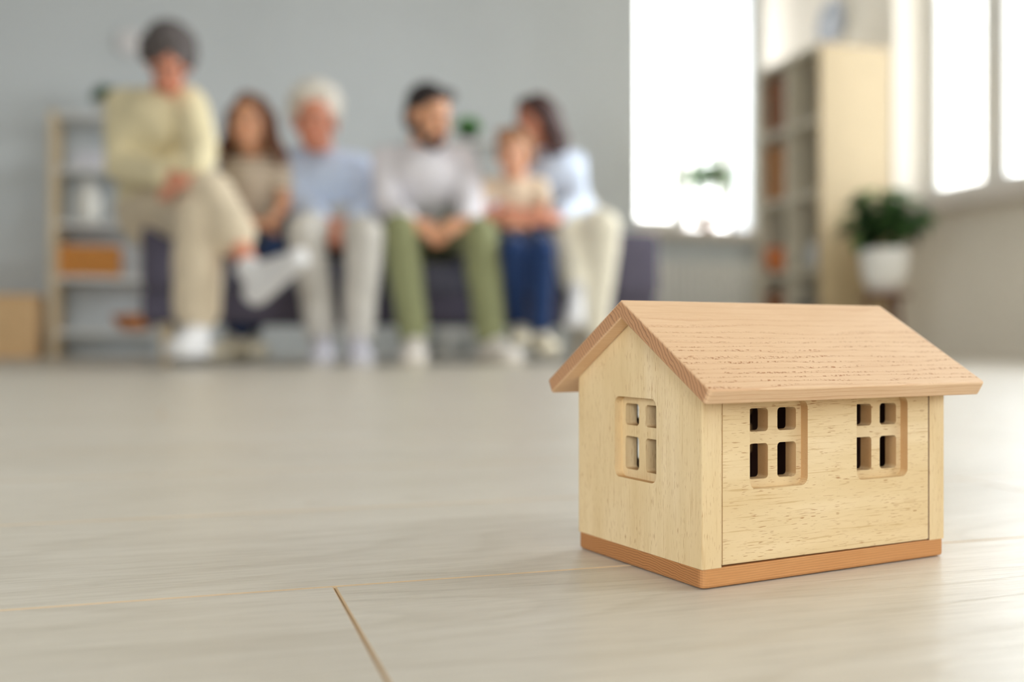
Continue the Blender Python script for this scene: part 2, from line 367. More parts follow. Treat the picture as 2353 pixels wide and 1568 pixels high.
def win_cutters(axis, c, face, inward, rec, thick):
    """axis the wall runs along; face = coordinate of the outer face; inward = +1/-1"""
    out = 'y' if axis == 'x' else 'x'
    a = face - inward*0.002; b = face + inward*rec; a2 = face + inward*(rec-0.001); b2 = face + inward*(thick+0.004)
    cs = [prism_bm(round_rect(c-0.01585, c+0.01585, *REC_Z, 0.0036), out, a, b)]
    for s in (-1, 1):
        for z0, z1 in PANE_Z:
            x0, x1 = (c-0.0130, c-0.0026) if s < 0 else (c+0.0026, c+0.0130)
            cs.append(prism_bm(round_rect(x0, x1, z0, z1, 0.0016, 4), out, a2, b2))
    return cs
GT = 0.01006; ST2 = 0.0105
M_in = plain('inside_shade_brown', (104, 68, 58), 0.8, 0.1, 60)  # interior shade painted in: dark brown stands in for unlit wood
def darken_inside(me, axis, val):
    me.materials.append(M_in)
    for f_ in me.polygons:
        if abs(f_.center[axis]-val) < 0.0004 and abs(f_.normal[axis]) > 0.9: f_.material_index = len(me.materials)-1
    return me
def gable(x0, x1, face, inward):
    pts = [(0, HB), (HW, HB), (HW, soff(HW)-0.0001), (HW/2, soff(HW/2)-0.0003), (0, soff(0)-0.0001)]
    bm = prism_bm(pts, 'x', x0, x1)
    bmesh.ops.bevel(bm, geom=[e for e in bm.edges if abs(e.verts[0].co.x-e.verts[1].co.x) < 1e-6 and abs(e.verts[0].co.y-e.verts[1].co.y) < 1e-6 and abs(e.verts[0].co.z-e.verts[1].co.z) > 0.01], offset=0.0007, segments=2, profile=0.5, affect='EDGES')
    me = bm_mesh('gable_wall', bm); me.materials.append(M_pv)
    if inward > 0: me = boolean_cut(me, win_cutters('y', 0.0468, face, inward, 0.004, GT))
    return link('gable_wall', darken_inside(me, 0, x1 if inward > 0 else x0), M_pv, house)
gable(0, GT, 0, 1); gable(HL-GT, HL, HL, -1)
def side(y0, y1, face, inward):
    zt = soff(0)-0.0001; bm = box_bm((GT+0.00012, y0, HB+0.0004), (HL-GT-0.00012, y1, zt))
    for v in bm.verts:
        if v.co.z < HB+0.001: v.co.z += 0.00045*(1-(v.co.x/HL))
    bmesh.ops.bevel(bm, geom=bm.edges[:], offset=0.00035, segments=2, affect='EDGES')
    me = bm_mesh('side_wall', bm); me.materials.append(M_ph)
    cs = win_cutters('x', 0.0405, face, inward, 0.004, ST2) + win_cutters('x', 0.10085, face, inward, 0.004, ST2)
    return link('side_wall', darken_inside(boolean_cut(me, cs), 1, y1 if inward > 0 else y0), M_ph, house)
side(0.00025, ST2, 0.00025, 1); side(HW-ST2, HW-0.00025, HW-0.00025, -1)
box('inner_shade_sheet', (GT+0.0003, ST2+0.0003, HB), (HL-GT-0.0003, HW-ST2-0.0003, HB+0.0012), M_in, house)  # dark sheet over the base, shade of the interior put into its colour
for s in (1, -1):
    t, cc, ee, he = (tanR, cR, EV, HE) if s > 0 else (tanL, cL, EVL, HEL)
    sn = t*cc; m = HW/2
    if s > 0: pts = [(m, HR), (-ee, he), (-ee+RT*sn, he-RT*cc), (m, HR-RT/cc)]
    else: pts = [(m+0.00005, HR), (m+0.00005, HR-RT/cc), (HW+ee-RT*sn, he-RT*cc), (HW+ee, he)]
    bm = prism_bm(pts, 'x', -O1, HL+O2)
    # plan corners of the eaves are rounded, then every outer edge eased
    ed = [e for e in bm.edges if all(abs(v.co.y - m) > 0.02 for v in e.verts) and abs(e.verts[0].co.x-e.verts[1].co.x) < 1e-6]
    bmesh.ops.bevel(bm, geom=ed, offset=0.0022, segments=4, profile=0.5, affect='EDGES')
    bmesh.ops.bevel(bm, geom=[e for e in bm.edges if not all(abs(v.co.y-m) < 0.001 for v in e.verts) and e.calc_face_angle(0) > 0.6], offset=0.0008, segments=3, profile=0.5, affect='EDGES')
    link('roof_panel', bm_mesh('roof_panel', bm), M_roof, house)

# ------------------------------------------------------------------ furniture
M_sofa = fabric('slate_sofa_fabric', (92, 88, 104)); M_cush = fabric('slate_cushion_fabric', (104, 104, 120))
M_oak = plain('light_oak', (214, 194, 160), 0.5, 0.1, 12)
M_white = plain('white_lacquer', (228, 228, 226), 0.4, 0.01)
SO = to_room(-1.44, 3.94); sofa_o = room(SO[0], SO[1])
sofa = thing('sofa', 'long slate-grey fabric sofa on short pale wooden legs under the seated family', 'sofa', sofa_o, TH)
SL, SD, AH = 2.22, 0.92, 0.585
box('seat_base', (0.0, 0.04, 0.17), (SL, SD-0.02, 0.30), M_sofa, sofa, 0.02, 3, True)
for k3 in range(3):
    x0 = 0.2 + k3*(SL-0.4)/3; box('seat_cushion', (x0+0.004, 0.02, 0.30), (x0+(SL-0.4)/3-0.004, 0.74, 0.43), M_cush, sofa, 0.035, 4, True)
    o = box('back_cushion', (x0+0.004, 0, 0), (x0+(SL-0.4)/3-0.004, 0.16, 0.44), M_cush, sofa, 0.05, 4, True); o.location = (0, 0.66, 0.435); o.rotation_euler = (math.radians(-12), 0, 0)
box('back_frame', (0.02, SD-0.14, 0.28), (SL-0.02, SD, 0.88), M_sofa, sofa, 0.03, 3, True)
for x0 in (0.0, SL-0.23): box('armrest', (x0, 0.0, 0.29), (x0+0.228, SD-0.1, AH), M_sofa, sofa, 0.04, 4, True)
for (x, y) in ((0.09, 0.09), (SL-0.09, 0.09), (0.09, SD-0.1), (SL-0.09, SD-0.1)):
    o = lathe('leg', [(0, 0), (0.017, 0), (0.026, 0.17), (0, 0.17)], M_oak, sofa, 16); o.location = (x, y, 0)

# open shelf on the left
def etagere(label, u, v, w, d, H, n, xs=0.03):
    t = thing('shelf_unit', label, 'shelf', room(u, v), TH)
    for (x, y) in ((0, 0), (w-xs, 0), (0, d-xs), (w-xs, d-xs)): box('post', (x, y, 0), (x+xs, y+xs, H), M_oak, t, 0.002)
    zs = [0.13 + (H-0.13-0.025)*k/(n-1) for k in range(n)]
    for z in zs: box('shelf_board', (xs*0.6, 0.004, z), (w-xs*0.6, d-0.004, z+0.025), M_white, t, 0.002)
    return t, [z+0.025 for z in zs]
p = at(112, 782, 5.83); eu, ev_ = to_room(p.x, p.y)
sh, SZ = etagere('tall open shelf unit with pale wooden posts behind the grey-haired woman', eu, ev_, 0.66, 0.3, 1.42, 5, 0.045)
def on_shelf(x, y, z): return room(eu+x, ev_+y, z)
M_por = plain('white_porcelain', (236, 234, 228), 0.25, 0.02); M_wick = plain('amber_wicker', (216, 148, 74), 0.75, 0.22, 60, 0.8, 160)
M_lilac = fabric('pale_lilac_cloth', (224, 223, 230))
# woven basket on the second board
b = thing('wicker_basket', 'rectangular amber woven basket on the second lowest board of the tall shelf', 'basket', on_shelf(0.21, 0.15, SZ[1]), TH)
bm = bmesh.new()
for r in range(9):
    z0 = 0.004 + r*0.0185; g = 0.0035*(r % 2)
    for lo, hi in (((-0.165+g, -0.12+g, z0), (0.165-g, -0.108, z0+0.017)), ((-0.165+g, 0.108, z0), (0.165-g, 0.12-g, z0+0.017)), ((-0.165+g, -0.108, z0), (-0.153, 0.108, z0+0.017)), ((0.153, -0.108, z0), (0.165-g, 0.108, z0+0.017))): box_bm(lo, hi, 0.003, 1, bm)
link('woven_side', bm_mesh('woven_side', bm), M_wick, b)
box('basket_bottom', (-0.155, -0.11, 0), (0.155, 0.11, 0.006), M_wick, b)
boxes('rim', [((-0.17, -0.125, 0.168), (0.17, -0.104, 0.182)), ((-0.17, 0.104, 0.168), (0.17, 0.125, 0.182)), ((-0.17, -0.104, 0.168), (-0.149, 0.104, 0.182)), ((0.149, -0.104, 0.168), (0.17, 0.104, 0.182))], M_wick, b, 0.003)
b = tag(lathe('wooden_bowl', [(0, 0.004), (0.06, 0), (0.09, 0.02), (0.125, 0.085), (0.128, 0.095), (0.120, 0.095), (0.085, 0.028), (0, 0.012)], plain('orange_brown_wood', (196, 122, 58), 0.5, 0.12, 20), None, 40), 'orange-brown round bowl on the lowest board of the tall shelf', 'bowl'); b.location = on_shelf(0.45, 0.13, SZ[0])
b = tag(lathe('vase', [(0, 0), (0.055, 0), (0.075, 0.05), (0.078, 0.13), (0.055, 0.2), (0.034, 0.235), (0.04, 0.25), (0.032, 0.25), (0.028, 0.23), (0.06, 0.12), (0, 0.01)], M_por, None, 40), 'tall cream-white vase on the middle board of the tall shelf', 'vase'); b.location = on_shelf(0.20, 0.13, SZ[2])
b = tag(lathe('serving_bowl', [(0, 0.006), (0.05, 0), (0.06, 0.01), (0.11, 0.09), (0.114, 0.10), (0.106, 0.10), (0.055, 0.02), (0, 0.012)], M_por, None, 40), 'wide white bowl beside the cream vase on the middle board of the shelf', 'bowl'); b.location = on_shelf(0.43, 0.13, SZ[2])
for i in range(3):
    b = tag(box('folded_towel', (-0.12, -0.09, 0), (0.12, 0.09, 0.034), M_lilac, None, 0.014, 4, True), ['lowest', 'middle', 'topmost'][i] + ' pale lilac folded towel of the stack on the second highest shelf board', 'towel', 'folded towels on the shelf'); b.location = on_shelf(0.23+0.006*i, 0.14, SZ[3]+0.0345*i); b.rotation_euler = (0, 0, TH+0.05*i)
# leaves
def leaf_me(name, L, w, fold, curl, mat):
    bm = bmesh.new(); prof = [(0, 0.06), (0.15, 0.6), (0.38, 1.0), (0.62, 0.86), (0.85, 0.42), (1, 0.02)]; rows = []
    for s, q in prof:
        z = -curl*s*s*L; rows.append([bm.verts.new((s*L, -q*w/2, z+fold*q*w)), bm.verts.new((s*L, 0, z)), bm.verts.new((s*L, q*w/2, z+fold*q*w))])
    for a, b in zip(rows, rows[1:]):
        bm.faces.new((a[0], a[1], b[1], b[0])); bm.faces.new((a[1], a[2], b[2], b[1]))
    ex = bmesh.ops.solidify(bm, geom=bm.faces[:], thickness=0.0012)
    me = bm_mesh(name, bm); me.materials.append(mat)
    for p_ in me.polygons: p_.use_smooth = True
    return me
def leaf_mat(name, a, b):
    k = NT(name); oi = k.n('ObjectInfo'); c = k.mix(oi.outputs['Random'], lin(*a), lin(*b)); k.l(c, k.b.inputs['Base Color']); k.b.inputs['Roughness'].default_value = 0.45
    t_ = k.n('BsdfTranslucent', {'Color': c}); m_ = k.n('MixShader', {0: 0.4, 1: k.b.outputs[0], 2: t_.outputs[0]}); k.l(m_.outputs[0], k.t.nodes['Material Output'].inputs[0])
    return k.m
def leaves(parent, me, centers, n, R, rmin=0.3, up=0.3, name='leaf'):
    for i in range(n):
        c = centers[i % len(centers)]; az = rng.uniform(0, 2*math.pi); el = rng.uniform(-0.5, 1.1); rr_ = R*rng.uniform(rmin, 1)
        d = Vector((math.cos(az)*math.cos(el), math.sin(az)*math.cos(el), math.sin(el)))
        o = bpy.data.objects.new(name, me); C.objects.link(o); o.parent = parent
        o.location = Vector(c) + d*rr_*0.6; s = rng.uniform(0.7, 1.15); o.scale = (s, s, s)
        o.rotation_euler = (rng.uniform(-0.4, 0.4), -el*0.6 + rng.uniform(-0.3, 0.5), az)
def grass_ball(parent, R, z, n, mat, name='foliage', hh=1.0):
    bm = bmesh.new()
    for i in range(n):
        az = rng.uniform(0, 6.283); el = math.asin(rng.uniform(-0.15, 1)); d = Vector((math.cos(az)*math.cos(el), math.sin(az)*math.cos(el), math.sin(el)*hh))
        p0 = Vector((0, 0, z)) + d*R*0.15; p1 = Vector((0, 0, z)) + d*R*rng.uniform(0.75, 1.0); sd = d.cross(Vector((rng.normal(), rng.normal(), rng.normal()))).normalized()*R*0.05
        mid = (p0+p1)/2 + Vector((0, 0, R*0.08)); a = [bm.verts.new(p0-sd), bm.verts.new(p0+sd), bm.verts.new(mid+sd*1.3), bm.verts.new(p1), bm.verts.new(mid-sd*1.3)]
        bm.faces.new(a)
    o = link(name, bm_mesh(name, bm), mat, parent); o['kind'] = 'stuff'; return o
M_green = plain('fresh_green_leaf', (100, 192, 62), 0.5, 0.25, 60); M_green2 = plain('deep_green_leaf', (58, 112, 66), 0.5, 0.25, 60)
M_pot_dark = plain('dark_pot', (74, 80, 78), 0.5)
POT = lambda r, h: [(0, 0), (r*0.72, 0), (r*0.98, h*0.93), (r, h), (r*0.9, h), (r*0.88, h*0.9), (0, h*0.88)]
b = thing('potted_plant', 'green tufted plant in a white pot on top of the tall shelf', 'plant', on_shelf(0.295, 0.14, SZ[4]), TH)
lathe('pot', POT(0.065, 0.10), M_por, b); grass_ball(b, 0.11, 0.11, 260, M_green2)
# white stand with bright plant between the man and the woman
p = at(1082, 782, 6.55); u2, v2 = to_room(p.x, p.y)
sh2, SZ2 = etagere('narrow white shelf unit behind the sofa, holding a bright green plant', u2-0.16, v2, 0.36, 0.28, 1.40, 5)
for ch in sh2.children: ch.data.materials.clear(); ch.data.materials.append(M_white)
b = thing('potted_plant', 'bright green bushy plant in a dark pot behind the sofa', 'plant', room(u2+0.02, v2+0.14, SZ2[4]), TH)
lathe('pot', POT(0.062, 0.085), M_pot_dark, b); grass_ball(b, 0.105, 0.085, 420, M_green, hh=0.95)
# tan box at the left edge
p = at(82, 782, 5.75); u3, v3 = to_room(p.x, p.y)
M_tan = plain('tan_board', (228, 190, 140), 0.6, 0.06, 10)
b = thing('storage_box', 'tan wooden storage box on the floor cut off by the left edge of the picture', 'box', room(u3-0.42, v3), TH)
for nm, lo, hi in (('side_panel', (0, 0, 0.01), (0.42, 0.015, 0.33)), ('side_panel', (0, 0.325, 0.01), (0.42, 0.34, 0.33)), ('side_panel', (0, 0.015, 0.01), (0.015, 0.325, 0.33)), ('side_panel', (0.405, 0.015, 0.01), (0.42, 0.325, 0.33)), ('bottom_panel', (0, 0, 0), (0.42, 0.34, 0.01)), ('lid', (-0.006, -0.006, 0.33), (0.426, 0.346, 0.36))):
    box(nm, lo, hi, M_tan, b, 0.003)

# bookcase against the right wall
M_beech = plain('pale_beech', (186, 166, 130), 0.5, 0.04, 6); M_beige = plain('beige_laminate', (216, 208, 188), 0.5, 0.03)
p = Vector((1.818, 5.98, 0)); bu, bv = to_room(p.x, p.y)
bc = thing('bookcase', 'tall beech bookcase of open compartments standing against the right wall', 'bookcase', room(bu, bv), TH - math.pi/2 + math.pi)
# local x: along +v (away), local y: towards -u ... depth runs to the wall = -y
BL, BD, BH = 0.72, U_RIGHT - bu - 0.02, 1.86
def bbox(nm, x0, x1, d0, d1, z0, z1, m): return box(nm, (x0, -d1, z0), (x1, -d0, z1), m, bc, 0.002)
bbox('side_panel', 0, 0.03, 0, BD, 0, BH, M_beech); bbox('side_panel', BL-0.03, BL, 0, BD, 0, BH, M_beige); bbox('divider', BL/2-0.015, BL/2+0.015, 0, BD-0.01, 0.08, BH-0.03, M_beige)
BZ = [0.05, 0.50, 0.96, 1.40]
for z in BZ + [BH-0.03]: bbox('shelf_board', 0.03, BL-0.03, 0.0, BD-0.01, z, z+0.03, M_beige)
bbox('back_panel', 0.0, BL, BD-0.01, BD, 0.0, BH, M_beige); bbox('plinth', 0.03, BL-0.03, 0.02, 0.04, 0, 0.05, M_beige)
def bshelf(x, d, z): return bc.matrix_basis @ Vector((x, -d, z))
M_brown = plain('brown_card', (140, 92, 62), 0.7, 0.1, 10); M_tanb = plain('tan_card', (176, 124, 76), 0.7, 0.1, 10)
bpy.context.view_layer.update()
BR = bc.rotation_euler[2]
for i, (z, h, m, lb) in enumerate(((BZ[3], 0.36, M_brown, 'dark brown box filling the top far compartment of the bookcase'), (BZ[2], 0.36, M_tanb, 'tan-brown box in the second highest far compartment of the bookcase'), (BZ[1], 0.0, None, ''), (BZ[0], 0.33, M_brown, 'dark brown box in the lowest far compartment of the bookcase'))):
    if not m: continue
    t = thing('storage_box', lb, 'box', bshelf(BL*0.75, 0.05, z+0.03), BR)
    box('box_body', (-0.145, -0.3, 0), (0.145, 0, h-0.08), m, t, 0.004); box('lid', (-0.15, -0.305, h-0.08), (0.15, 0.005, h), m, t, 0.004)
t = tag(lathe('bowl', [(0, 0.006), (0.07, 0), (0.105, 0.04), (0.12, 0.16), (0.115, 0.165), (0.095, 0.045), (0, 0.012)], plain('orange_glaze', (206, 118, 58), 0.35, 0.06), None, 40), 'orange bowl in the second lowest far compartment of the bookcase', 'bowl'); t.location = bshelf(BL*0.82, 0.12, BZ[1]+0.03)
t = tag(lathe('vase', [(0, 0), (0.05, 0), (0.085, 0.06), (0.08, 0.12), (0.035, 0.17), (0.04, 0.185), (0.03, 0.18), (0.06, 0.1), (0, 0.01)], plain('grey_glaze', (200, 202, 204), 0.35, 0.03), None, 40), 'round pale grey vase in the second lowest near compartment of the bookcase', 'vase'); t.location = bshelf(BL*0.27, 0.12, BZ[1]+0.03)
t = thing('storage_box', 'dark grey box in the lowest near compartment of the bookcase', 'box', bshelf(BL*0.26, 0.05, BZ[0]+0.03), BR)
M_dgrey = plain('dark_grey_card', (104, 98, 92), 0.7); box('box_body', (-0.14, -0.3, 0), (0.14, 0, 0.2), M_dgrey, t, 0.004); box('lid', (-0.145, -0.305, 0.2), (0.145, 0.005, 0.25), M_dgrey, t, 0.004)
# wall plates
def plate(label, loc, rz, rgb, R):
    t = thing('wall_plate', label, 'wall plate', loc, rz); m = plain('plate_%d_%d' % (rgb[0], rgb[2]), rgb, 0.4, 0.03)
    o = lathe('plate_face', [(0, 0.012), (R*0.62, 0.010), (R*0.66, 0.006), (R*0.66, 0), (0, 0)], m, t, 40); o.rotation_euler = (math.pi/2, 0, 0)
    o = lathe('rim', [(R*0.66, 0.0), (R*0.66, 0.008), (R, 0.024), (R*1.01, 0.022), (R*0.72, 0.0)], m, t, 40); o.rotation_euler = (math.pi/2, 0, 0); return t
tp = to_room(*(lambda t: (2.609-0.297*t, 5.18+0.955*t))(1.62))
plate('round grey-blue wall plate above the tall bookcase', room(U_RIGHT, tp[1], 2.2), TH - math.pi/2, (168, 174, 184), 0.15)
p = at(303, 100, 6.2); pu, pv = to_room(p.x, p.y); kk = (V_BACK)/pv
plate('white round wall plate just behind the head of the grey-haired woman', room(pu*kk, V_BACK, CAM_H+(p.z-CAM_H)*kk), TH, (238, 236, 238), 0.085)
# radiator below the back window
rd = thing('radiator', 'white ribbed radiator on the wall below the window with the open sash', 'radiator', room(3.12, V_BACK-0.05), TH)
for i in range(14): box('radiator_rib', (0.004+i*0.06, -0.09, 0.13), (0.054+i*0.06, 0.0, 0.66), M_white, rd, 0.012, 2, True)
box('pipe', (-0.02, -0.055, 0.16), (0.86, -0.035, 0.18), M_white, rd, 0.004); box('bracket', (0.2, -0.04, 0.3), (0.24, 0.03, 0.33), M_white, rd)
box('bracket', (0.6, -0.04, 0.3), (0.64, 0.03, 0.33), M_white, rd)
# sapling on the window sill
p = at(1626, 525, 7.4); su, sv = to_room(p.x, p.y)
b = thing('potted_sapling', 'small leafy sapling in a pale terracotta pot on the back window sill', 'plant', room(su, V_BACK-0.08, Z0), TH)
lathe('pot', POT(0.06, 0.11), plain('pale_terracotta', (214, 178, 158), 0.7), b)
lathe('stem', [(0.006, 0.09), (0.006, 0.3), (0.004, 0.44), (0, 0.45)], plain('twig_bark', (150, 128, 100), 0.8), b, 8)
lm = leaf_me('leaf', 0.10, 0.05, 0.25, 0.4, leaf_mat('pale_leaf', (140, 190, 120), (172, 210, 150)))
leaves(b, lm, [(0, 0, 0.44), (-0.06, 0, 0.38), (0.09, 0, 0.40), (0, -0.02, 0.34)], 130, 0.15)
# big plant in front of the bookcase
p = at(2032, 640, 5.2)
b = thing('potted_plant', 'big dark-leaved plant in a white pot on a wooden stand by the bookcase', 'plant', (p.x, p.y, 0.34), 0)
lathe('pot', [(0, 0), (0.075, 0), (0.108, 0.09), (0.12, 0.2), (0.118, 0.225), (0.105, 0.225), (0.102, 0.2), (0, 0.19)], M_por, b)
lathe('stem', [(0.012, 0.18), (0.010, 0.42), (0, 0.43)], plain('green_stem', (90, 100, 60), 0.7), b, 8)
lm = leaf_me('leaf', 0.115, 0.07, 0.18, 0.45, leaf_mat('dark_leaf', (50, 78, 52), (112, 152, 86)))
leaves(b, lm, [(0, 0, 0.33), (-0.09, 0, 0.31), (0.08, 0, 0.33), (0.0, -0.04, 0.40), (0.12, 0.02, 0.40), (-0.02, 0.05, 0.46)], 190, 0.15)
st = thing('plant_stand', 'brown wooden three-legged stand carrying the white pot by the bookcase', 'plant stand', (p.x, p.y, 0), 0.4)
M_walnut = plain('brown_wood', (120, 84, 58), 0.5, 0.12, 20)
lathe('top', [(0, 0.318), (0.12, 0.318), (0.124, 0.328), (0.12, 0.338), (0, 0.338)], M_walnut, st)
for i in range(3):
    o = lathe('leg', [(0, 0), (0.011, 0), (0.016, 0.325), (0, 0.325)], M_walnut, st, 12); a = i*2.094
    o.location = (0.125*math.cos(a), 0.125*math.sin(a), 0.0); o.rotation_euler = (0.14*math.sin(a), -0.14*math.cos(a), 0)

# ------------------------------------------------------------------ people
def V(*a): return Vector(a)
class Blob:
    def __init__(s): s.v = []; s.f = []
    def _add(s, vs, fs):
        n = len(s.v); s.v += vs; s.f += [tuple(i+n for i in q) for q in fs]
    def cone(s, p0, p1, r0, r1, wide=None, ratio=1.0, n=14, caps=4):
        """tapered round-ended limb; 'wide' keeps full radius along that direction, ratio across it"""
        p0, p1 = Vector(p0), Vector(p1); d = p1-p0; L = d.length
        if L < 1e-6: d = V(0, 0, 1)
        d.normalize()
        e1 = Vector(wide) if wide is not None else (V(1, 0, 0) if abs(d.x) < 0.8 else V(0, 1, 0))
        e1 = (e1 - d*e1.dot(d)).normalized(); e2 = d.cross(e1)
        rings = []
        for k in range(1, caps+1):
            a = math.pi/2*(1-k/caps); rings.append((p0 - d*r0*math.sin(a)*min(1, ratio+0.2), r0*math.cos(a)))
        for k in range(0, caps):
            a = math.pi/2*k/caps; rings.append((p1 + d*r1*math.sin(a)*min(1, ratio+0.2), r1*math.cos(a)))
        vs = []; fs = []
        for c, r in rings:
            for j in range(n):
                t = 2*math.pi*j/n; vs.append(c + e1*r*math.cos(t) + e2*r*ratio*math.sin(t))
        m = len(rings)
        for i in range(m-1):
            for j in range(n): fs.append((i*n+j, i*n+(j+1) % n, (i+1)*n+(j+1) % n, (i+1)*n+j))
        a = len(vs); vs.append(p0 - d*r0*min(1, ratio+0.2)); b = len(vs); vs.append(p1 + d*r1*min(1, ratio+0.2))
        for j in range(n): fs.append((a, (j+1) % n, j)); fs.append((b, (m-1)*n+j, (m-1)*n+(j+1) % n))
        s._add(vs, fs)
    def ell(s, c, B, r, n=18, m=10):
        """B: (right, fwd, up) basis, r: radii along them"""
        vs = []; fs = []
        for i in range(1, m):
            ph = math.pi*i/m
            for j in range(n):
                t = 2*math.pi*j/n
                vs.append(Vector(c) + B[0]*r[0]*math.sin(ph)*math.cos(t) + B[1]*r[1]*math.sin(ph)*math.sin(t) + B[2]*r[2]*math.cos(ph))
        for i in range(m-2):
            for j in range(n): fs.append((i*n+j, (i+1)*n+j, (i+1)*n+(j+1) % n, i*n+(j+1) % n))
        a = len(vs); vs.append(Vector(c)+B[2]*r[2]); b = len(vs); vs.append(Vector(c)-B[2]*r[2])
        for j in range(n): fs.append((a, j, (j+1) % n)); fs.append((b, (m-2)*n+(j+1) % n, (m-2)*n+j))
        s._add(vs, fs)
    def build(s, name, voxel, mat, parent=None, smooth=4, fold=0.0, fold_scale=0.12):
        me = bpy.data.meshes.new(name); me.from_pydata([tuple(v) for v in s.v], [], s.f)
        bm = bmesh.new(); bm.from_mesh(me); bmesh.ops.recalc_face_normals(bm, faces=bm.faces); bm.to_mesh(me); bm.free()
        o = bpy.data.objects.new(name, me); C.objects.link(o)
        md = o.modifiers.new('r', 'REMESH'); md.mode = 'VOXEL'; md.voxel_size = voxel; md.use_smooth_shade = True
        md = o.modifiers.new('s', 'SMOOTH'); md.iterations = smooth; md.factor = 0.5
        if fold:
            tx = bpy.data.textures.new('folds', 'CLOUDS'); tx.noise_scale = fold_scale; tx.noise_depth = 2
            md = o.modifiers.new('d', 'DISPLACE'); md.texture = tx; md.strength = fold; md.texture_coords = 'LOCAL'; md.mid_level = 0.5
        dg = bpy.context.evaluated_depsgraph_get(); dg.update()
        nm = bpy.data.meshes.new_from_object(o.evaluated_get(dg)); nm.name = name
        bpy.data.objects.remove(o); bpy.data.meshes.remove(me)
        nm.materials.clear(); nm.materials.append(mat)
        for p_ in nm.polygons: p_.use_smooth = True
        r = bpy.data.objects.new(name, nm); C.objects.link(r)
        if parent: r.parent = parent
        return r
def skin_mat(name, rgb):
    if name in MATS: return MATS[name]
    k = NT(name); nz = k.noise(k.obj(), 25.0, 3.0); c = lin(*rgb)
    k.l(k.ramp(nz, [(0.3, tuple(x*0.93 for x in c[:3])+(1,)), (0.7, c)]), k.b.inputs['Base Color'])
    k.b.inputs['Roughness'].default_value = 0.5; k.b.inputs['Subsurface Weight'].default_value = 0.08; k.b.inputs['Subsurface Radius'].default_value = (0.01, 0.004, 0.002)
    MATS[name] = k.m; return k.m
def basis(fwd, up=V(0, 0, 1)):
    f = Vector(fwd).normalized(); r = f.cross(up).normalized(); u = r.cross(f).normalized(); return (r, f, u)
def hand(bl, w, d, n, thumb, s=1.0, curl=0.5):
    """w wrist, d along the hand, n palm side, thumb: side direction the thumb leaves from"""
    d = Vector(d).normalized(); n = Vector(n); n = (n - d*n.dot(d)).normalized(); sd = Vector(thumb); sd = (sd - d*sd.dot(d) - n*sd.dot(n)).normalized()
    bl.cone(w, w+d*0.085*s, 0.026*s, 0.036*s, sd, 0.45)
    for i, (o, L) in enumerate(((0.029, 0.072), (0.010, 0.080), (-0.009, 0.075), (-0.027, 0.060))):
        b = w + d*0.092*s + sd*o*s; a1 = curl*0.6; a2 = curl*1.7
        k = b + (d*math.cos(a1)+n*math.sin(a1))*L*0.55*s; t = k + (d*math.cos(a2)+n*math.sin(a2))*L*0.45*s
        bl.cone(b, k, 0.0088*s, 0.0082*s, n=10, caps=3); bl.cone(k, t, 0.0082*s, 0.007*s, n=10, caps=3)
    b = w + d*0.025*s + sd*0.026*s; k = b + (sd*0.62+d*0.75+n*0.25).normalized()*0.04*s; t = k + (d*0.85+sd*0.15+n*0.45).normalized()*0.032*s
    bl.cone(b, k, 0.0115*s, 0.010*s, n=10, caps=3); bl.cone(k, t, 0.010*s, 0.008*s, n=10, caps=3)
def head(bl, c, B, s, jaw=1.0, low=1.0):
    R, F, U = B
    def P(r, f, u): return c + (R*r + F*f + U*(u*low if u < -0.02 else u))*s
    bl.ell(P(0, -0.012, 0.036), B, (0.074*s, 0.093*s, 0.088*s)); bl.ell(P(0, 0.03, -0.045), B, (0.057*s*jaw, 0.058*s, 0.074*s*low))
    bl.ell(P(0, 0.066, -0.098), B, (0.022*s, 0.018*s, 0.016*s)); bl.cone(P(0, 0.083, 0.006), P(0, 0.103, -0.032), 0.008*s, 0.013*s)
    bl.ell(P(0, 0.074, 0.022), B, (0.052*s, 0.018*s, 0.011*s)); bl.ell(P(0, 0.086, -0.058), B, (0.023*s, 0.010*s, 0.007*s)); bl.ell(P(0, 0.085, -0.069), B, (0.020*s, 0.010*s, 0.008*s))
    for q in (-1, 1):
        bl.ell(P(q*0.075, -0.008, -0.01), B, (0.011*s, 0.02*s, 0.032*s)); bl.ell(P(q*0.038, 0.058, -0.028), B, (0.022*s, 0.024*s, 0.024*s))
M_eye = plain('eye_white', (232, 228, 222), 0.2, 0.01); M_iris = plain('dark_iris', (62, 44, 34), 0.2, 0.02)
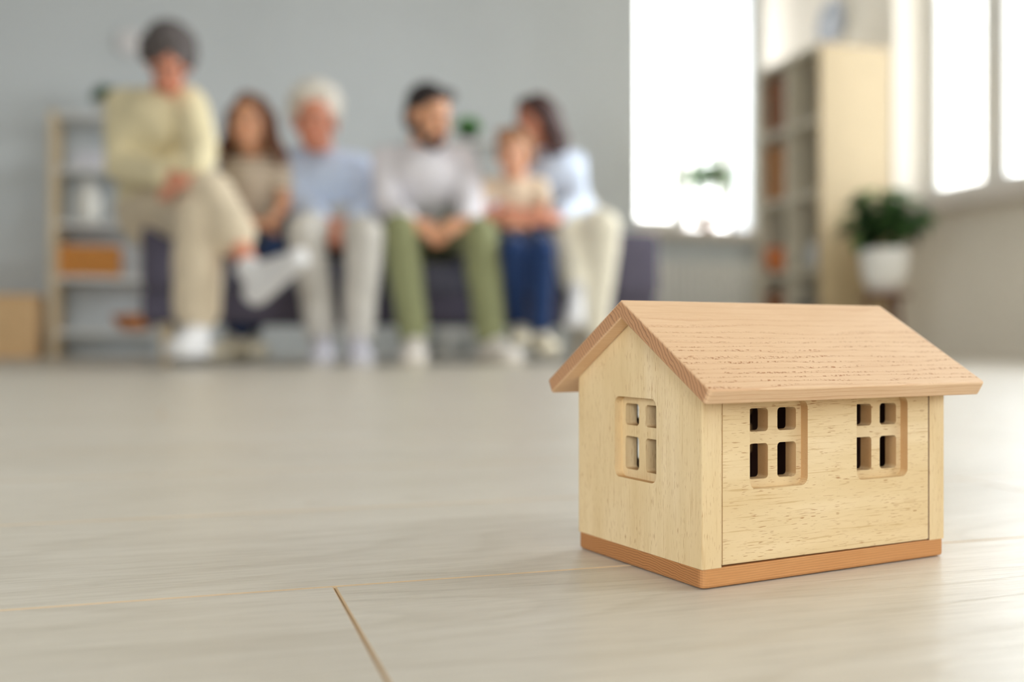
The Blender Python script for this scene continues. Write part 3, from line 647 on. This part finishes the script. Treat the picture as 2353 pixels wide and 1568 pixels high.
def face_bits(parent, c, B, s, browm, lipm, low=1.0):
    R, F, U = B
    def P(r, f, u): return c + (R*r + F*f + U*(u*low if u < -0.02 else u))*s
    rot = Matrix((R, F, U)).transposed().to_4x4()
    for q in (-1, 1):
        b = Blob(); b.ell(P(q*0.031, 0.0765, 0.004), B, (0.0130*s, 0.0118*s, 0.0062*s)); me = bpy.data.meshes.new('eye'); me.from_pydata([tuple(v) for v in b.v], [], b.f)
        e = link('eye', me, M_eye, parent, True)
        b = Blob(); b.ell(P(q*0.031, 0.0842, 0.004), B, (0.0052*s, 0.0055*s, 0.0056*s), 12, 6); me = bpy.data.meshes.new('iris'); me.from_pydata([tuple(v) for v in b.v], [], b.f); link('iris', me, M_iris, e, True)
        b = Blob(); b.cone(P(q*0.016, 0.093, 0.027), P(q*0.047, 0.082, 0.024), 0.0042*s, 0.003*s, F, 0.8, 8, 2); me = bpy.data.meshes.new('eyebrow'); me.from_pydata([tuple(v) for v in b.v], [], b.f); link('eyebrow', me, browm, parent, True)
    b = Blob(); b.cone(P(-0.021, 0.091, -0.057), P(0, 0.098, -0.0625), 0.003*s, 0.0055*s, n=8, caps=2); b.cone(P(0, 0.098, -0.0625), P(0.021, 0.091, -0.057), 0.0055*s, 0.003*s, n=8, caps=2)
    me = bpy.data.meshes.new('lips'); me.from_pydata([tuple(v) for v in b.v], [], b.f); link('lips', me, lipm, parent, True)
def shoe(parent, ankle, toe, s, mat, solem, up=V(0, 0, 1)):
    """ankle: ankle joint; toe: direction of the toes; foot sole lies 0.085*s under the ankle"""
    T = Vector(toe).normalized(); Up = Vector(up); Up = (Up - T*Up.dot(T)).normalized(); S = T.cross(Up)
    o = Vector(ankle) - Up*0.085*s
    def P(f, u, r=0): return o + (T*f + Up*u + S*r)*s
    b = Blob()
    b.cone(P(-0.035, 0.038), P(0.03, 0.045), 0.036*s, 0.040*s, S, 1.0); b.cone(P(0.03, 0.045), P(0.145, 0.034), 0.040*s, 0.041*s, S, 0.68)
    b.cone(P(0.0, 0.055), P(-0.005, 0.105), 0.038*s, 0.040*s); b.cone(P(0.02, 0.075), P(0.10, 0.045), 0.030*s, 0.030*s)
    sh_ = b.build('shoe', 0.006, mat, parent, 4)
    b = Blob(); b.cone(P(-0.04, 0.011), P(0.03, 0.011), 0.040*s, 0.041*s, S, 0.30); b.cone(P(0.03, 0.011), P(0.15, 0.011), 0.041*s, 0.044*s, S, 0.28)
    b.build('sole', 0.006, solem, sh_, 2)
def person(label, q):
    """q: joints in world space + looks. One continuous skin mesh; clothes, hair and shoes are its children."""
    s = q.get('s', 1.0); w = q.get('w', 1.0)
    hl, hr = q['hip']; SLd, SRd = q['sho']; N = q['neck']; Hc = q['head']; B = basis(q['look'], q.get('up', V(0, 0, 1)))
    R = (SRd-SLd).normalized(); P = (hl+hr)/2; CH = (SLd+SRd)/2 - V(0, 0, 0.09*s); W_ = P*0.55 + CH*0.45; hs = q.get('hs', s)
    tor = [(P, W_, 0.150*s*w, 0.132*s*w, 0.72), (W_, CH, 0.132*s*w, 0.150*s*w, 0.70), (CH, N, 0.125*s*w, 0.055*s, 0.62)]
    body = Blob()
    for a, b, r0, r1, rt in tor: body.cone(a, b, r0*0.93, r1*0.93, R, rt, 20)
    body.cone(SLd, SRd, 0.05*s, 0.05*s); body.cone(N, Hc + (-B[1]*0.012 - B[2]*0.02)*hs, 0.053*hs, 0.052*hs)
    head(body, Hc, B, hs, q.get('jaw', 1.0), q.get('low', 1.0))
    for i in (0, 1):
        sh0, el, wr = q['arm'][i]; body.cone(sh0, el, 0.047*s, 0.038*s); body.cone(el, wr, 0.038*s, 0.026*s)
        h = q['hand'][i]; hand(body, wr, h[0], h[1], h[2], s*q.get('hands', 1.0), h[3] if len(h) > 3 else 0.6)
        hp, kn, an, toe = q['leg'][i][:4]; body.cone(hp, kn, 0.078*s*w, 0.052*s); body.cone(kn, an, 0.052*s, 0.034*s)
        kc = kn*0.7+an*0.3; back = (an-kn).normalized().cross(R)
        body.cone(kc, kn*0.45+an*0.55, 0.052*s, 0.042*s); tn = Vector(toe).normalized(); up_ = Vector(q['leg'][i][4]) if len(q['leg'][i]) > 4 else V(0, 0, 1); up_ = (up_ - tn*up_.dot(tn)).normalized(); body.cone(an - up_*0.035*s, an - up_*0.05*s + tn*0.09*s, 0.030*s, 0.024*s)
    o = body.build('person', q.get('vox', 0.0048), q['skin'], None, 3)
    o['label'] = label; o['category'] = 'person'; o['group'] = 'family on the sofa'
    face_bits(o, Hc, B, hs, q['browm'], q['lipm'], q.get('low', 1.0))
    off = 0.017*s
    c = Blob()
    for a, b, r0, r1, rt in tor: c.cone(a, (b if b is not N else N*0.85+CH*0.15), r0+off, (r1+off if b is not N else r1+0.012*s), R, rt+0.04, 20)
    c.cone(SLd, SRd, 0.058*s+off*0.6, 0.058*s+off*0.6)
    if q.get('bust'):
        fw = R.cross(V(0, 0, 1)); fw = -fw if fw.dot(B[1]) < 0 else fw
        for sg in (-1, 1): c.ell(CH + R*sg*0.075*s + fw*0.070*s - V(0, 0, 0.045*s), (R, fw, V(0, 0, 1)), (0.062*s, 0.055*s, 0.065*s))
    ss = q.get('sleeve', 0.9)
    for i in (0, 1):
        sh0, el, wr = q['arm'][i]; g = off*q.get('loose', 1.0)
        if ss <= 0.5: c.cone(sh0, sh0*(1-ss*2)+el*ss*2, 0.052*s+g, 0.05*s+g)
        else:
            e2 = el*(2-2*ss)+wr*(2*ss-1); c.cone(sh0, el, 0.052*s+g, 0.046*s+g); c.cone(el, e2, 0.046*s+g, 0.036*s+g)
    c.build(q['top'][0], 0.009, q['top'][1], o, 4, 0.013*s, 0.11)
    if 'collar' in q:
        b = Blob(); fw = B[1]; cN = N*0.97+CH*0.03
        for a in range(12):
            t0, t1 = a*math.pi/6, (a+1)*math.pi/6
            p0 = cN + R*math.cos(t0)*0.076*s + R.cross(V(0, 0, 1))*math.sin(t0)*0.07*s; p1 = cN + R*math.cos(t1)*0.076*s + R.cross(V(0, 0, 1))*math.sin(t1)*0.07*s
            b.cone(p0, p1, 0.022*s, 0.022*s, V(0, 0, 1), 0.42, 10, 2)
        b.build('collar', 0.006, q['collar'], o, 2)
    t = Blob(); lo = q.get('legw', 1.0); t.cone(P + V(0, 0, 0.05*s), P, 0.14*s*w+off, 0.15*s*w+off, R, 0.78, 20)
    for i in (0, 1):
        hp, kn, an = q['leg'][i][:3]; hem = q.get('hem', 0.93); hem = hem[i] if isinstance(hem, tuple) else hem; e2 = kn*(1-hem)+an*hem
        t.cone(hp, kn, 0.085*s*w+off, 0.060*s*lo+off); t.cone(kn, e2, 0.060*s*lo+off, q.get('hemr', 0.048)*s+off)
    t.build(q['pants'][0], 0.009, q['pants'][1], o, 4, 0.013*s, 0.12)
    for i in (0, 1):
        L = q['leg'][i]; shoe(o, L[2], L[3], s*q.get('shoes', 1.0), q['shoem'], q['solem'], L[4] if len(L) > 4 else V(0, 0, 1))
    # hair
    h = Blob(); Rr, F, U = B; k = hs
    def Q(r, f, u): return Hc + (Rr*r + F*f + U*u)*k
    st = q['hair'][0]
    if st in ('short', 'bowl', 'white'):
        h.ell(Q(0, -0.020, 0.052), B, (0.081*k, 0.092*k, 0.084*k)); h.ell(Q(0, -0.045, 0.0), B, (0.078*k, 0.062*k, 0.075*k)); h.cone(Q(-0.045, 0.050, 0.098), Q(0.05, 0.055, 0.095), 0.024*k, 0.024*k)
        if st == 'white':
            for i in range(46):
                a = rng.uniform(0, 6.283); e = rng.uniform(-0.3, 1.3); h.ell(Q(0.088*math.cos(a)*math.cos(e), -0.03+0.085*math.sin(a)*math.cos(e)*(1 if math.sin(a) < 0 else 0.75), 0.05+0.095*math.sin(e)), B, (0.026*k,)*3, 10, 6)
        if st == 'bowl':
            for i in range(26):
                a = math.radians(-15 + i*210/25) + math.pi/2 + math.radians(75-90); a = math.radians(-190 + i*200/25); h.cone(Q(0.074*math.cos(a), -0.015+0.085*math.sin(a), 0.07), Q(0.082*math.cos(a), -0.012+0.09*math.sin(a), -0.02), 0.018*k, 0.012*k, n=8, caps=2)
    if st == 'curly':
        h.ell(Q(0, -0.022, 0.05), B, (0.092*k, 0.098*k, 0.09*k)); h.ell(Q(0, -0.05, -0.01), B, (0.088*k, 0.065*k, 0.085*k))
        for i in range(150):
            a = rng.uniform(0, 6.283); e = rng.uniform(-0.55, 1.45); fr_ = math.sin(a)
            if fr_ > 0.3 and e < 0.55: continue
            h.ell(Q(0.1*math.cos(a)*math.cos(e), -0.025+0.1*fr_*math.cos(e), 0.045+0.105*math.sin(e)), B, (0.021*k,)*3, 8, 6)
    if st == 'long':
        h.ell(Q(0, -0.020, 0.052), B, (0.083*k, 0.092*k, 0.084*k)); h.ell(Q(0, -0.045, 0.0), B, (0.08*k, 0.062*k, 0.08*k))
        ln = q['hair'][2]
        for i in range(34):
            a = math.radians(-205 + i*230/33); x, y = math.cos(a), math.sin(a)
            p0 = Q(0.078*x, -0.018+0.085*y, 0.05); p1 = Q(0.092*x, -0.03+0.085*y, -0.05); p2 = p1 + V(0, 0, -ln*k*rng.uniform(0.8, 1.05)) + Rr*0.025*x*k + F*0.02*y*k
            p3 = p1*0.5+p2*0.5 + Rr*0.018*x*k
            h.cone(p0, p1, 0.022*k, 0.022*k, n=8, caps=2); h.cone(p1, p3, 0.022*k, 0.021*k, n=8, caps=2); h.cone(p3, p2, 0.021*k, 0.010*k, n=8, caps=2)
        h.cone(Q(-0.01, 0.06, 0.105), Q(-0.072, 0.04, 0.03), 0.018*k, 0.016*k); h.cone(Q(0.01, 0.06, 0.105), Q(0.072, 0.04, 0.03), 0.018*k, 0.016*k)
    h.build('hair', 0.006, q['hair'][1], o, 3, 0.008, 0.02)
    if 'beard' in q:
        b = Blob()
        for sg in (-1, 1):
            b.cone(Q(sg*0.066, 0.0, -0.02), Q(sg*0.054, 0.035, -0.082), 0.013*k, 0.016*k); b.cone(Q(sg*0.054, 0.035, -0.082), Q(0, 0.070, -0.104), 0.016*k, 0.018*k)
            b.cone(Q(sg*0.03, 0.080, -0.062), Q(sg*0.004, 0.092, -0.049), 0.007*k, 0.007*k); b.cone(Q(sg*0.032, 0.076, -0.065), Q(sg*0.026, 0.068, -0.09), 0.009*k, 0.012*k)
        b.build('beard', 0.005, q['beard'], o, 3)
    return o
def mid(a, b, t=0.5): return a*(1-t)+b*t
S_pale = skin_mat('fair_skin', (236, 180, 148)); S_rosy = skin_mat('rosy_skin', (224, 152, 124)); S_tan = skin_mat('warm_skin', (230, 172, 136))
M_lip = plain('lips_pink', (190, 110, 100), 0.5); M_browd = plain('dark_brow', (58, 44, 40), 0.8); M_browl = plain('light_brow', (170, 150, 130), 0.8)
M_shoew = plain('white_trainer', (226, 226, 228), 0.6, 0.03); M_sole = plain('rubber_sole', (206, 200, 182), 0.7, 0.03); M_cream = plain('cream_shoe', (236, 228, 208), 0.7, 0.03)
H_grey = plain('charcoal_grey_hair', (96, 90, 90), 0.8, 0.22, 60); H_brown = plain('brown_hair', (112, 74, 54), 0.6, 0.25, 40); H_white = plain('white_hair', (226, 220, 210), 0.8, 0.06, 50)
H_black = plain('black_hair', (40, 32, 34), 0.6, 0.2, 50); H_dark = plain('dark_brown_hair', (66, 38, 36), 0.6, 0.2, 40); H_light = plain('light_brown_hair', (158, 116, 84), 0.7, 0.2, 40)
def striped(name, a, b, per):
    k = NT(name); s_ = k.n('SeparateXYZ', {0: k.obj()}); f = k.math('FRACT', k.math('DIVIDE', s_.outputs[2], per))
    k.l(k.ramp(f, [(0.0, lin(*a)), (0.5, lin(*a)), (0.56, lin(*b)), (0.95, lin(*b)), (1.0, lin(*a))]), k.b.inputs['Base Color']); k.b.inputs['Roughness'].default_value = 0.9; return k.m

# grey-haired woman on the left armrest, legs crossed
GD = 4.12
person('woman with curly grey hair and cream blouse sitting with crossed legs on the sofa armrest', dict(
    s=0.97, hs=0.93, w=1.02, skin=S_rosy, browm=M_browd, lipm=M_lip, bust=True,
    hip=(at(315, 487, 4.12), at(400, 487, 4.06)), sho=(at(282, 240, 4.02), at(436, 238, 3.94)), neck=at(376, 228, 3.95), head=at(388, 146, 3.85),
    look=V(0.24, -0.78, -0.66),
    arm=((at(282, 243, 4.02), at(280, 385, 3.92), at(405, 408, 3.72)), (at(436, 241, 3.94), at(462, 345, 3.84), at(450, 405, 3.70))),
    hand=((V(1, -0.2, -0.12), V(0, 0.2, -1), V(0, -1, 0.2), 0.5), (V(-0.55, -0.5, -0.35), V(-0.1, 0.3, -1), V(-0.6, 0.6, 0.1), 0.5)),
    leg=((at(325, 487, 4.08), at(482, 447, 3.72), at(583, 628, 3.58), V(0.75, -0.30, 0.58), V(-0.55, 0.1, 0.8)), (at(390, 490, 4.05), at(458, 500, 3.68), at(450, 757, 3.58), V(-0.02, -1, 0))),
    top=('blouse', fabric('cream_blouse', (240, 228, 190))), pants=('trousers', fabric('beige_trousers', (222, 207, 182))), sleeve=0.9, loose=1.2,
    hem=(0.50, 0.82), hemr=0.072, legw=1.25, shoem=M_shoew, solem=M_shoew, hair=('curly', H_grey), shoes=1.2, collar=fabric('cream_blouse', (240, 228, 190))))
# girl
person('girl with long brown hair in a striped beige t-shirt beside the grey-haired woman', dict(
    s=0.78, hs=1.08, low=0.86,  skin=S_tan, browm=H_brown, lipm=M_lip,
    hip=(at(555, 548, 4.48), at(620, 548, 4.50)), sho=(at(528, 382, 4.42), at(640, 378, 4.44)), neck=at(582, 366, 4.43), head=at(574, 290, 4.36), look=V(-0.03, -1, 0.06),
    arm=((at(528, 384, 4.42), at(525, 480, 4.36), at(585, 512, 4.24)), (at(640, 382, 4.44), at(655, 470, 4.36), at(628, 505, 4.22))),
    hand=((V(0.9, -0.4, -0.2), V(0, 0.2, -1), V(0, -1, 0.3)), (V(-0.9, -0.3, -0.25), V(0, 0.2, -1), V(0, -1, 0.3))),
    leg=((at(560, 550, 4.46), at(540, 590, 4.16), at(547, 775, 4.24), V(-0.35, -0.9, 0)), (at(615, 550, 4.46), at(630, 580, 4.16), at(568, 770, 4.34), V(0.5, -0.85, 0))),
    top=('t_shirt', striped('striped_beige_knit', (226, 214, 196), (182, 162, 142), 0.036)), pants=('jeans', fabric('navy_denim', (40, 62, 106))), sleeve=0.26,
    shoem=M_cream, solem=M_sole, hair=('long', H_brown, 0.11), shoes=1.5))
# grandfather
person('white-haired man in a light blue shirt and pale grey trousers beside the girl', dict(
    s=1.0, hs=1.14, w=1.05, skin=S_rosy, shoes=1.22, browm=M_browl, lipm=M_lip, jaw=1.05,
    hip=(at(735, 542, 4.52), at(815, 542, 4.55)), sho=(at(685, 372, 4.52), at(822, 384, 4.56)), neck=at(738, 354, 4.54), head=at(724, 280, 4.42), look=V(0.16, -1, -0.12),
    arm=((at(685, 376, 4.52), at(690, 468, 4.42), at(738, 506, 4.24)), (at(822, 388, 4.56), at(848, 482, 4.40), at(816, 508, 4.24))),
    hand=((V(0.55, -0.35, -0.6), V(0.2, 0.7, -0.4), V(0.6, -0.3, 0.5), 0.5), (V(-0.55, -0.45, -0.5), V(-0.2, 0.7, -0.4), V(-0.6, -0.3, 0.5), 0.5)),
    leg=((at(740, 542, 4.50), at(703, 530, 4.10), at(742, 782-1, 4.10), V(0.18, -1, 0)), (at(812, 542, 4.52), at(840, 540, 4.08), at(822, 782, 4.08), V(0.22, -1, 0))),
    top=('shirt', fabric('light_blue_cotton', (206, 221, 248))), pants=('trousers', fabric('pale_grey_trousers', (210, 207, 202))), sleeve=0.95,
    collar=fabric('light_blue_cotton', (206, 221, 248)), shoem=plain('pale_lilac_trainer', (212, 212, 226), 0.6, 0.03), solem=M_shoew, hair=('white', H_white)))
# father
person('dark-haired bearded man in olive trousers leaning forward with clasped hands', dict(
    s=1.0, hs=1.09, w=1.05, skin=S_tan, shoes=1.3, browm=M_browd, lipm=M_lip, jaw=1.05,
    hip=(at(940, 535, 4.62), at(1030, 535, 4.65)), sho=(at(888, 372, 4.40), at(1062, 372, 4.42)), neck=at(972, 345, 4.40), head=at(984, 270, 4.32), look=V(0.74, -0.60, -0.26),
    arm=((at(888, 376, 4.40), at(890, 474, 4.30), at(946, 512, 4.14)), (at(1062, 376, 4.42), at(1082, 474, 4.32), at(1072, 510, 4.14))),
    hand=((V(0.8, -0.30, -0.42), V(0.1, 0.75, -0.6), V(0.2, -0.5, 0.8), 0.75), (V(-0.8, -0.42, -0.40), V(-0.1, 0.75, -0.6), V(-0.2, -0.5, 0.8), 0.75)),
    leg=((at(945, 540, 4.58), at(918, 532, 4.14), at(952, 782, 4.14), V(0.08, -1, 0)), (at(1025, 540, 4.60), at(1102, 540, 4.16), at(1128, 782, 4.20), V(0.45, -0.9, 0))),
    top=('shirt', fabric('pale_grey_cotton', (232, 230, 238))), pants=('trousers', fabric('olive_trousers', (146, 150, 112))), sleeve=0.88,
    collar=fabric('pale_grey_cotton', (232, 230, 238)), shoem=plain('white_leather', (232, 226, 220), 0.6, 0.02), solem=M_sole, hair=('short', H_black), beard=H_black))
# mother
person('woman with long dark hair and cream trousers hugging the small child', dict(
    s=0.95, hs=0.95, skin=S_rosy, browm=M_browd, lipm=M_lip, bust=True,
    hip=(at(1275, 525, 4.80), at(1345, 520, 4.82)), sho=(at(1222, 374, 4.62), at(1318, 378, 4.66)), neck=at(1262, 352, 4.64), head=at(1232, 282, 4.56), look=V(-0.80, -0.58, -0.2),
    arm=((at(1225, 376, 4.62), at(1150, 462, 4.52), at(1120, 500, 4.26)), (at(1318, 382, 4.66), at(1322, 480, 4.50), at(1262, 508, 4.24))),
    hand=((V(0.85, -0.45, 0.05), V(0.2, 0.9, 0), V(0, -0.1, 1), 0.5), (V(-0.95, -0.2, 0.1), V(0, 0.9, 0), V(0, 0, 1), 0.5)),
    leg=((at(1285, 530, 4.76), at(1300, 525, 4.40), at(1322, 665, 4.34), V(-0.1, -0.85, -0.5)), (at(1345, 525, 4.78), at(1382, 525, 4.36), at(1364, 778, 4.44), V(0.1, -1, 0))),
    top=('shirt', fabric('pale_blue_cotton', (214, 226, 248))), pants=('trousers', fabric('cream_trousers', (240, 234, 216))), sleeve=0.8,
    collar=fabric('pale_blue_cotton', (214, 226, 248)), shoem=M_shoew, solem=M_shoew, hair=('long', H_dark, 0.12), legw=1.2, hem=(0.84, 0.92), shoes=1.15))
# small child
person('small child in a beige t-shirt and navy jeans held by the dark-haired woman', dict(
    s=0.66, hs=0.92, low=0.8, jaw=1.04, skin=S_pale, browm=H_light, lipm=M_lip,
    hip=(at(1160, 545, 4.44), at(1225, 545, 4.46)), sho=(at(1124, 430, 4.40), at(1234, 430, 4.42)), neck=at(1182, 414, 4.41), head=at(1183, 356, 4.36), look=V(-0.30, -0.95, -0.08),
    arm=((at(1128, 430, 4.40), at(1112, 492, 4.34), at(1160, 520, 4.24)), (at(1238, 430, 4.42), at(1252, 490, 4.34), at(1212, 518, 4.24))),
    hand=((V(0.9, -0.3, 0.1), V(0, 0.3, -1), V(0, -0.9, 0.3)), (V(-0.9, -0.3, 0.1), V(0, 0.3, -1), V(0, -0.9, 0.3))),
    leg=((at(1168, 548, 4.42), at(1180, 575, 4.14), at(1190, 750, 4.30), V(0.1, -1, 0)), (at(1222, 548, 4.42), at(1246, 575, 4.14), at(1242, 768, 4.22), V(0.25, -1, 0))),
    top=('t_shirt', fabric('beige_jersey', (234, 214, 190))), pants=('jeans', fabric('dark_navy_denim', (36, 60, 106))), sleeve=0.24,
    shoem=M_cream, solem=M_sole, hair=('bowl', H_light), shoes=1.5, legw=1.15))
